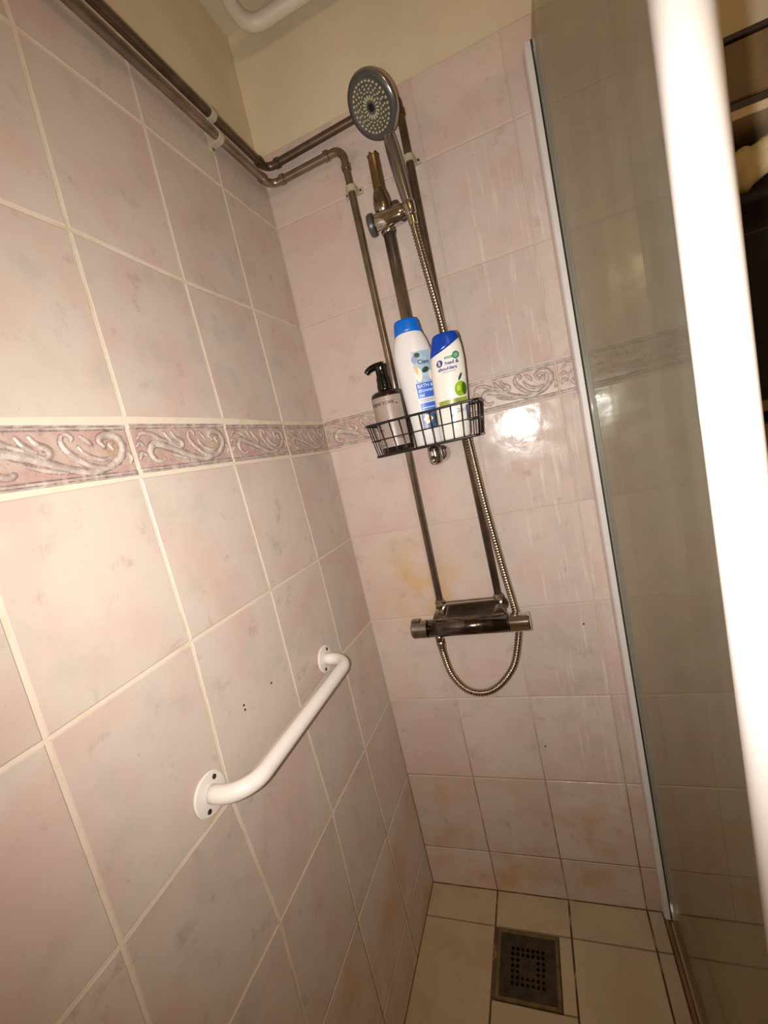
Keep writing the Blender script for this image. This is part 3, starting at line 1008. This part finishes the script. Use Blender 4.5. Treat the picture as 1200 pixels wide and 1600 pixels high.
# ------------------------------------------------------------------ bottles
class Bottle:
    def __init__(s, cx, cy, z0, prof, rot=0.0, lean=0.0, leany=0.0):
        """prof: (z above base, half width, half depth)"""
        s.c = Vector((cx, cy, z0)); s.p = prof; s.rot = rot; s.lean = lean; s.leany = leany

    def ab(s, z):
        p = s.p
        if z <= p[0][0]:
            return p[0][1], p[0][2]
        for i in range(len(p) - 1):
            if z <= p[i + 1][0]:
                t = (z - p[i][0]) / max(1e-9, p[i + 1][0] - p[i][0])
                return p[i][1] + (p[i + 1][1] - p[i][1]) * t, p[i][2] + (p[i + 1][2] - p[i][2]) * t
        return p[-1][1], p[-1][2]

    def world(s, x, y, z):
        c, n_ = math.cos(s.rot), math.sin(s.rot)
        return Vector((s.c.x + x * c - y * n_ + s.lean * z, s.c.y + x * n_ + y * c + s.leany * z, s.c.z + z))

    def pt(s, th, z, k=1.0, e=0.0):
        a, b = s.ab(z)
        return s.world((a * k + e) * math.sin(th), -(b * k + e) * math.cos(th), z)

    def front(s, u, z, e=0.0004):
        a, b = s.ab(z)
        t = max(-0.999, min(0.999, u / a))
        return s.pt(math.asin(t), z, 1.0, e)

    def shell(s, name, zs, mat, parent, n=40, e=0.0, cut=None, cap=True, label=None):
        V = []; F = []
        for i, z in enumerate(zs):
            for k in range(n):
                th = 2 * math.pi * k / n
                zz = z
                if cut is not None:
                    t = (z - zs[0]) / (zs[-1] - zs[0])
                    zz = cut(th) * (1 - t) + zs[-1] * t
                V.append(s.pt(th, zz, 1.0, e))
        for i in range(len(zs) - 1):
            for k in range(n):
                k2 = (k + 1) % n
                F.append((i * n + k, i * n + k2, (i + 1) * n + k2, (i + 1) * n + k))
        if cap:
            F.append(tuple(range(n))[::-1])
            F.append(tuple((len(zs) - 1) * n + k for k in range(n)))
        o = mesh(name, V, F, mat, parent, True, label)
        for p in o.data.polygons:
            if len(p.vertices) > 4:
                p.use_smooth = False
        return o

    def patch(s, name, u0, u1, z0, z1, mat, parent, e=0.0004, slant=0.0, nu=10, nz=6):
        V = []; F = []
        for j in range(nz + 1):
            for i in range(nu + 1):
                u = u0 + (u1 - u0) * i / nu; z = z0 + (z1 - z0) * j / nz + slant * i / nu
                V.append(s.front(u, z, e))
        for j in range(nz):
            for i in range(nu):
                a = j * (nu + 1) + i
                F.append((a, a + 1, a + nu + 2, a + nu + 1))
        return mesh(name, V, F, mat, parent, True)

    def poly(s, name, pts, mat, parent, e=0.0006):
        """star-shaped outline as a fan around its centre"""
        cu = sum(p[0] for p in pts) / len(pts); cz = sum(p[1] for p in pts) / len(pts)
        V = [s.front(cu, cz, e)]
        n_ = len(pts)
        for lev in (0.5, 1.0):
            V += [s.front(cu + (u - cu) * lev, cz + (z - cz) * lev, e) for u, z in pts]
        F = [(0, 1 + k, 1 + (k + 1) % n_) for k in range(n_)]
        F += [(1 + k, 1 + n_ + k, 1 + n_ + (k + 1) % n_, 1 + (k + 1) % n_) for k in range(n_)]
        return mesh(name, V, F, mat, parent)

    def text(s, body, u, z, size, mat, parent, e=0.0007, name='lettering', bold=0.0):
        cu = bpy.data.curves.new('t', 'FONT')
        cu.body = body; cu.size = size; cu.offset = bold; cu.resolution_u = 3
        to = bpy.data.objects.new('t', cu)
        COL.objects.link(to)
        bpy.context.view_layer.update()
        ev = to.evaluated_get(bpy.context.evaluated_depsgraph_get())
        me = ev.to_mesh()
        V = [s.front(u + v.co.x, z + v.co.y, e) for v in me.vertices]
        F = [tuple(p.vertices) for p in me.polygons]
        ev.to_mesh_clear()
        bpy.data.objects.remove(to); bpy.data.curves.remove(cu)
        return mesh(name, V, F, mat, parent)


def circ(u, z, ru, rz=None, n=18, a=0.0):
    rz = rz or ru
    out = []
    for k in range(n):
        th = 2 * math.pi * k / n
        x, y = ru * math.cos(th), rz * math.sin(th)
        out.append((u + x * math.cos(a) - y * math.sin(a), z + x * math.sin(a) + y * math.cos(a)))
    return out


ZB = zb + 0.0028
MB_WHITE = simple('white_bottle_plastic', S(226, 222, 220), 0.28)
MB_CREAM = simple('cream_bottle_plastic', S(232, 228, 218), 0.25)
MB_BLUE = simple('bright_blue_cap', S(8, 104, 206), 0.3)
MB_NAVY = simple('deep_blue_cap', S(10, 62, 160), 0.22)
MB_DARK = simple('dark_brown_bottle', S(34, 22, 18), 0.12)
MB_PUMP = simple('black_pump_plastic', S(14, 13, 13), 0.12)
MB_LABEL = simple('grey_paper_label', S(158, 140, 128), 0.35, var=0.05)
MB_INK = simple('dark_ink', S(40, 32, 30), 0.5)
MB_SKY = simple('pale_blue_print', S(168, 190, 208), 0.35, var=0.12, vscale=90)
MB_ROYAL = simple('royal_blue_print', S(58, 104, 198), 0.35)
MB_PALE = simple('pale_print', S(196, 214, 244), 0.35)
MB_PETAL = simple('petal_print', S(240, 226, 214), 0.35)
MB_YOLK = simple('yolk_print', S(226, 180, 92), 0.35)
MB_LEAF = simple('dark_leaf_print', S(40, 70, 44), 0.35)
MB_SLATE = simple('slate_blue_print', S(70, 82, 130), 0.35)
MB_GREEN = simple('green_emblem_print', S(58, 132, 92), 0.35)
MB_PURPLE = simple('violet_print', S(62, 50, 128), 0.35)
MB_APPLE = simple('apple_print', S(132, 172, 38), 0.3, var=0.25, vscale=70)
MB_APPLE_D = simple('apple_dark_print', S(66, 100, 26), 0.3)
MB_STRIP = simple('green_gold_strip', S(142, 152, 62), 0.3, var=0.25, vscale=60)

# pump bottle
pb = root('pump_bottle', (0.2200, -0.114, ZB), 'dark brown pump bottle with grey label in the caddy', 'bottle')
B = Bottle(0.2200, -0.114, ZB, [(0.0, 0.0320, 0.0320), (0.003, 0.0348, 0.0348), (0.124, 0.0348, 0.0348), (0.130, 0.0330, 0.0330), (0.134, 0.027, 0.027), (0.136, 0.0150, 0.0150), (0.138, 0.0140, 0.0140)])
B.shell('bottle_body', [0, 0.001, 0.003, 0.003, 0.06, 0.122, 0.124, 0.127, 0.130, 0.132, 0.134, 0.135, 0.136, 0.138], MB_DARK, pb)
V = []; F = []; nn = 30
for i in range(nn + 1):
    th = math.radians(-128 + 200 * i / nn)
    for z in (0.0125, 0.1210):
        V.append(B.pt(th, z, 1.0, 0.0004))
for i in range(nn):
    F.append((2 * i, 2 * i + 2, 2 * i + 3, 2 * i + 1))
lab = mesh('paper_label', V, F, MB_LABEL, pb, True, 'grey paper label')
B.text('NEW YORK', -0.0275, 0.1035, 0.0094, MB_INK, lab, bold=0.0002)
for (z, u0, u1) in ((0.064, -0.028, -0.006), (0.050, -0.026, -0.012), (0.018, -0.026, -0.012), (0.028, 0.012, 0.026)):
    B.patch('fine_print', u0, u1, z, z + 0.0014, MB_INK, lab, 0.0007, nz=1)
B.patch('print_mark', 0.024, 0.027, 0.101, 0.1035, MB_INK, lab, 0.0007, nz=1)
pc = B.c
pump = lathe('pump', pc + Vector((0, 0, 0.136)), (0, 0, 1), [(0.0160, 0.0), (0.0165, 0.002), (0.0165, 0.012), (0.0150, 0.018), (0.0152, 0.026), (0.0130, 0.032), (0.0125, 0.046), (0.0138, 0.049), (0.0138, 0.056), (0.0, 0.0585)], MB_PUMP, pb, 26)
tube('spout', catmull([pc + Vector((0.006, -0.002, 0.190)), pc + Vector((-0.010, -0.004, 0.1905)), pc + Vector((-0.024, -0.007, 0.187)), pc + Vector((-0.033, -0.009, 0.180))], 6),
     [0.0088 - 0.0030 * i / 18 for i in range(19)], MB_PUMP, pump, 14)

# tall white bottle with the bright blue cap
wbt = root('shower_gel_bottle', (0.288, -0.098, ZB), 'tall white shower gel bottle with bright blue cap in the caddy', 'bottle')
pr_ = [(0.0, 0.031, 0.019), (0.004, 0.034, 0.0215), (0.05, 0.0355, 0.0225), (0.11, 0.0385, 0.0238), (0.165, 0.0412, 0.0245), (0.185, 0.0418, 0.0245), (0.205, 0.0400, 0.0240), (0.220, 0.0365, 0.0232),
       (0.232, 0.0322, 0.0222), (0.239, 0.0290, 0.0215), (0.250, 0.0280, 0.0210), (0.262, 0.0262, 0.0200), (0.268, 0.0235, 0.0180), (0.270, 0.0180, 0.0140), (0.2705, 0.0002, 0.0002)]
B = Bottle(0.2920, -0.098, ZB, pr_, rot=0.22, lean=0.0)
B.shell('bottle_body', [q[0] for q in pr_[:10]] + [0.242], MB_WHITE, wbt)
B.shell('cap', [0.236, 0.243, 0.250, 0.256, 0.262, 0.265, 0.268, 0.270, 0.2705], MB_BLUE, wbt, e=0.0007, cut=lambda th: 0.2365 + 0.0045 * math.cos(th) - 0.001, label='bright blue snap cap')
art = B.patch('picture_print', -0.003, 0.0345, 0.131, 0.196, MB_SKY, wbt)
B.poly('flower_print', circ(0.004, 0.148, 0.0075, 0.015), MB_PETAL, art)
B.poly('flower_print', circ(0.002, 0.158, 0.003, 0.009), MB_YOLK, art, 0.0008)
B.poly('leaf_print', circ(0.008, 0.188, 0.0062, 0.0052), MB_LEAF, art)
B.poly('bud_print', circ(0.002, 0.180, 0.0072, 0.0082), simple('lilac_print', S(150, 156, 190), 0.35), art)
B.poly('leaf_print', circ(0.020, 0.156, 0.0080, 0.0055, a=0.5), MB_LEAF, art)
B.poly('flower_print', circ(0.030, 0.144, 0.0055, 0.010), MB_PETAL, art, 0.0008)
B.text('Cien', 0.0065, 0.1690, 0.0125, simple('logo_ink', S(40, 62, 84), 0.4), wbt, 0.0009, bold=0.0003)
bl = B.patch('text_panel', -0.006, 0.030, 0.099, 0.1305, MB_ROYAL, wbt, 0.0005)
for i, tx in enumerate(('BATH &', 'shower', 'gel')):
    B.text(tx, -0.0035, 0.1210 - 0.0098 * i, 0.0105 if i else 0.0095, MB_PALE, bl, 0.0009, bold=0.0002)
B.patch('fine_print', -0.004, 0.026, 0.0945, 0.0955, MB_SLATE, wbt, 0.0005, nz=1)
B.patch('fine_print', -0.004, 0.024, 0.0912, 0.0921, MB_SLATE, wbt, 0.0005, nz=1)
b2 = B.patch('text_panel', -0.005, 0.027, 0.073, 0.088, MB_ROYAL, wbt, 0.0005)
B.patch('fine_print', -0.002, 0.024, 0.077, 0.0790, MB_PALE, b2, 0.0009, nz=1)
b3 = B.patch('picture_print', -0.008, 0.028, 0.032, 0.070, MB_SLATE, wbt, 0.0005)
B.poly('flower_print', [(0.006 + 0.0105 * (1 if k % 2 == 0 else 0.72) * math.cos(k * math.pi / 6), 0.054 + 0.0120 * (1 if k % 2 == 0 else 0.72) * math.sin(k * math.pi / 6)) for k in range(12)], MB_PETAL, b3, 0.0009)
B.poly('flower_centre', circ(0.006, 0.054, 0.003), MB_YOLK, b3, 0.0012)
B.poly('leaf_print', circ(0.0215, 0.050, 0.0035, 0.013), MB_LEAF, b3, 0.0009)

# shampoo bottle with the slanted deep-blue cap
sb = root('shampoo_bottle', (0.358, -0.134, ZB), 'cream shampoo bottle with slanted deep blue cap and green apple print', 'bottle')
pr_ = [(0.0, 0.029, 0.0165), (0.004, 0.0315, 0.0185), (0.04, 0.0328, 0.0195), (0.09, 0.0345, 0.0202), (0.135, 0.0350, 0.0205), (0.16, 0.0345, 0.0203), (0.185, 0.0318, 0.0195), (0.205, 0.0275, 0.0182),
       (0.212, 0.0250, 0.0170), (0.2155, 0.0215, 0.0150), (0.217, 0.0160, 0.0110), (0.2172, 0.0002, 0.0002)]
pr_ = [(z * 0.972, a, b_) for z, a, b_ in pr_]
B = Bottle(0.3535, -0.134, ZB, pr_, rot=0.10, lean=0.09)
B.shell('bottle_body', [q[0] for q in pr_[:8]], MB_CREAM, sb)
B.shell('cap', [0.160] + [q * 0.972 for q in (0.175, 0.185, 0.195, 0.205, 0.209, 0.212, 0.2138, 0.2155, 0.217, 0.2172)], MB_NAVY, sb, e=0.0008, n=56,
        cut=lambda th: 0.1795 + 0.0140 * math.sin(th) - 0.002 * math.cos(2 * th), label='slanted deep blue flip cap')
em = B.poly('emblem', circ(0.0185, 0.1615, 0.0070, 0.0075), MB_GREEN, sb)
B.patch('emblem_bar', -0.004, 0.012, 0.1575, 0.1618, MB_GREEN, em, 0.0005, slant=0.0005, nz=1)
B.patch('emblem_lettering', -0.002, 0.010, 0.1590, 0.1601, MB_CREAM, em, 0.0009, slant=0.0005, nz=1)
B.poly('emblem_ring', circ(0.0185, 0.1615, 0.0042), simple('light_green_print', S(120, 176, 140), 0.35), em, 0.0010)
lg = B.poly('logo', circ(-0.0145, 0.1515, 0.0062, 0.0070, a=-0.4), MB_PURPLE, sb)
B.text('S', -0.0172, 0.1478, 0.0105, MB_CREAM, lg, 0.0011, name='logo_swirl', bold=0.0004)
B.text('head &', -0.0040, 0.1465, 0.0095, MB_PURPLE, sb, 0.0008, bold=0.0003)
B.text('shoulders', -0.0185, 0.1365, 0.0095, MB_PURPLE, sb, 0.0008, bold=0.0003)
B.patch('underline', -0.011, 0.016, 0.1322, 0.1331, MB_PURPLE, sb, 0.0006, nz=1)
ap = B.poly('apple_print', circ(0.0215, 0.0955, 0.0115, 0.0150), MB_APPLE, sb)
B.poly('apple_shade', circ(0.0280, 0.0945, 0.0042, 0.0125), MB_APPLE_D, ap, 0.0010)
B.poly('apple_glint', circ(0.0175, 0.0970, 0.0038, 0.0060), simple('apple_glint_print', S(188, 210, 64), 0.3), ap, 0.0011)
B.poly('apple_leaf', circ(0.0225, 0.1185, 0.0022, 0.0080, a=-0.45), MB_LEAF, ap, 0.0010)
B.patch('green_strip', -0.0240, 0.0315, 0.0680, 0.0785, MB_STRIP, sb, 0.0005)
B.text('2in1', 0.010, 0.050, 0.0110, MB_SLATE, sb, 0.0008)
B.patch('fine_print', 0.028, 0.0320, 0.030, 0.062, MB_SLATE, sb, 0.0006, nz=3)
B.poly('leaf_print', circ(0.001, 0.046, 0.0022, 0.0035), MB_GREEN, sb, 0.0006)

# ------------------------------------------------------------------ floor drain
dr = root('floor_drain', ((DX0 + DX1) / 2, (DY0 + DY1) / 2, 0.0), 'square rusty brown floor drain grate set in the tiles', 'drain')
MD_RUST = simple('rusty_drain_metal', S(60, 46, 28), 0.6, 0.2, bump=0.3, bscale=160, var=0.35, vscale=45)
MD_FRAME = simple('slimy_drain_frame', S(104, 86, 44), 0.55, 0.1, var=0.3, vscale=40)
fw = 0.008
V = []; F = []
ring = [(DX0, DY0), (DX1, DY0), (DX1, DY1), (DX0, DY1)]
inr = [(DX0 + fw, DY0 - fw), (DX1 - fw, DY0 - fw), (DX1 - fw, DY1 + fw), (DX0 + fw, DY1 + fw)]
for (pp, z) in ((ring, -0.007), (ring, -0.0005), (inr, -0.0012), (inr, -0.0075)):
    V += [(x, y, z) for x, y in pp]
for lev in range(3):
    for k in range(4):
        k2 = (k + 1) % 4
        F.append((lev * 4 + k, lev * 4 + k2, lev * 4 + 4 + k2, lev * 4 + 4 + k))
mesh('drain_frame', V, F, MD_FRAME, dr, label='olive slimy drain frame')
V = []; F = []
nC = 11
gx0, gx1, gy0, gy1 = DX0 + fw, DX1 - fw, DY0 - fw, DY1 + fw
cell = (gx1 - gx0) / nC; celly = (gy1 - gy0) / nC
for i in range(nC):
    for j in range(nC):
        xa, ya_ = gx0 + i * cell, gy0 + j * celly
        sq = [(xa, ya_), (xa + cell, ya_), (xa + cell, ya_ + celly), (xa, ya_ + celly)]
        rg = max(abs(i - 5), abs(j - 5))
        b0 = len(V)
        if rg in (2, 3):
            sq8 = []
            for k in range(4):
                p, q = sq[k], sq[(k + 1) % 4]
                sq8 += [p, ((p[0] + q[0]) / 2, (p[1] + q[1]) / 2)]
            cxm, cym = xa + cell / 2, ya_ + celly / 2
            oc = []
            for (px, py) in sq8:
                dx, dy = px - cxm, py - cym
                l = math.hypot(dx, dy)
                oc.append((cxm + dx / l * cell * 0.36, cym + dy / l * cell * 0.36))
            V += [(x, y, -0.003) for x, y in sq8] + [(x, y, -0.0032) for x, y in oc] + [(x, y, -0.0072) for x, y in oc]
            for k in range(8):
                k2 = (k + 1) % 8
                F.append((b0 + k, b0 + 8 + k, b0 + 8 + k2, b0 + k2)); F.append((b0 + 8 + k, b0 + 16 + k, b0 + 16 + k2, b0 + 8 + k2))
        else:
            V += [(x, y, -0.003) for x, y in sq]
            F.append((b0 + 3, b0 + 2, b0 + 1, b0))
mesh('drain_grate', V, F, MD_RUST, dr, label='perforated rusty grate')
V, F = box_vf(gx0, gx1, gy1, gy0, -0.115, -0.0078)
mesh('drain_well', V, F[:5], MD_RUST, dr)      # open at the top

# ------------------------------------------------------------------ shelf with towel and black box beyond the post
k_ = 0.80     # how far the shelf front lies between viewer and back wall


def bx(X):
    return CAM.x + (X - CAM.x) * k_


def bz(Z):
    return CAM.z + (Z - CAM.z) * k_


YS = CAM.y * (1 - k_)
MW = simple('brown_wood', S(108, 86, 58), 0.5, var=0.15, vscale=20)
MW_D = simple('dark_wood_and_gap', S(40, 24, 18), 0.5)
MW_L = simple('pale_shelf_edge', S(196, 174, 146), 0.5)
sx0, sx1 = 0.822, 1.42
sh = root('wall_shelf', ((sx0 + sx1) / 2, 0.0, bz(1.10)), 'brown wooden wall shelf unit behind the white post', 'shelf')
box('fascia_board', sx0, sx1, YS, YS + 0.018, bz(1.768), bz(1.862), MW, sh, 0.002)
box('top_board', sx0, sx1, YS - 0.004, 0.0, bz(1.862), bz(1.872), MW_D, sh, 0.001)
box('dark_gap_strip', sx0, sx1, YS + 0.003, YS + 0.02, bz(1.7535), bz(1.768), MW_D, sh, 0.001)  # strip filling the gap above the pale board, its shade painted dark
box('shelf_board', sx0, sx1, YS, 0.0, bz(1.738), bz(1.7535), MW_L, sh, 0.001)
box('side_panel', sx0, sx0 + 0.015, YS + 0.004, 0.0, bz(1.16), bz(1.738), MW, sh, 0.001)
box('side_panel', sx1 - 0.015, sx1, YS + 0.004, 0.0, bz(1.16), bz(1.862), MW, sh, 0.001)
box('back_panel', sx0 + 0.015, sx1 - 0.015, -0.012, 0.0, bz(1.16), bz(1.738), MW_D, sh)
box('shelf_board', sx0, sx1, YS + 0.001, 0.0, bz(1.212), bz(1.234), MW, sh, 0.001)
box('shelf_board', sx0, sx1, YS + 0.001, 0.0, bz(1.160), bz(1.188), MW, sh, 0.001)
# rolled towel hanging under the pale shelf: a thick folded end over a rod
ty = YS + 0.045
rod = tube('towel_rod', [(sx0 + 0.012, ty, bz(1.690)), (sx1 - 0.012, ty, bz(1.690))], 0.006, MT_CHROME_D, sh, 12)
tw = root('towel', (0.90, ty, bz(1.64)), 'cream folded towel hanging on the rod under the shelf', 'towel')
MTW = simple('cream_terry', S(206, 190, 150), 0.9, bump=0.5, bscale=900, var=0.08, vscale=60)
V = []; F = []; ns = 26; nr = 14
for i in range(ns + 1):
    x = sx0 + 0.018 + (0.20) * i / ns
    sag = 0.010 * math.sin(math.pi * min(1, i / 7)) ** 2 * (1 if i < 7 else 0) + 0.002 * math.sin(i * 1.3)
    for k in range(nr):
        th = 2 * math.pi * k / nr
        rr_ = 0.022 + 0.003 * math.sin(3 * th + i * 0.3) + (0.005 if 2 < i < 5 else 0)
        V.append((x, ty + rr_ * math.cos(th) * 0.8, bz(1.680) + rr_ * math.sin(th) * 1.15 - sag))
for i in range(ns):
    for k in range(nr):
        k2 = (k + 1) % nr
        F.append((i * nr + k, i * nr + k2, (i + 1) * nr + k2, (i + 1) * nr + k))
F.append(tuple(range(nr))[::-1]); F.append(tuple(ns * nr + k for k in range(nr)))
mesh('towel_roll', V, F, MTW, tw, True)
bb = root('black_box', (0.93, YS + 0.05, bz(1.234)), 'tall black packaging box standing on the lower shelf', 'box')
bxw = 0.18
box('carton', bx(0.9360), bx(0.9360) + bxw, YS + 0.012, YS + 0.10, bz(1.234) + 0.0005, bz(1.546), simple('matt_black_carton', S(5, 5, 5), 0.8), bb, 0.001)
box('carton_flap', bx(0.9360) + 0.002, bx(0.9360) + bxw - 0.002, YS + 0.014, YS + 0.098, bz(1.546) - 0.0005, bz(1.546) + 0.0008, simple('black_flap', S(16, 16, 16), 0.4), bb)

# ------------------------------------------------------------------ labels for the pieces of setting that stay as they are
for o in bpy.data.objects:
    if o.parent is not None and 'category' in o:
        del o['category']
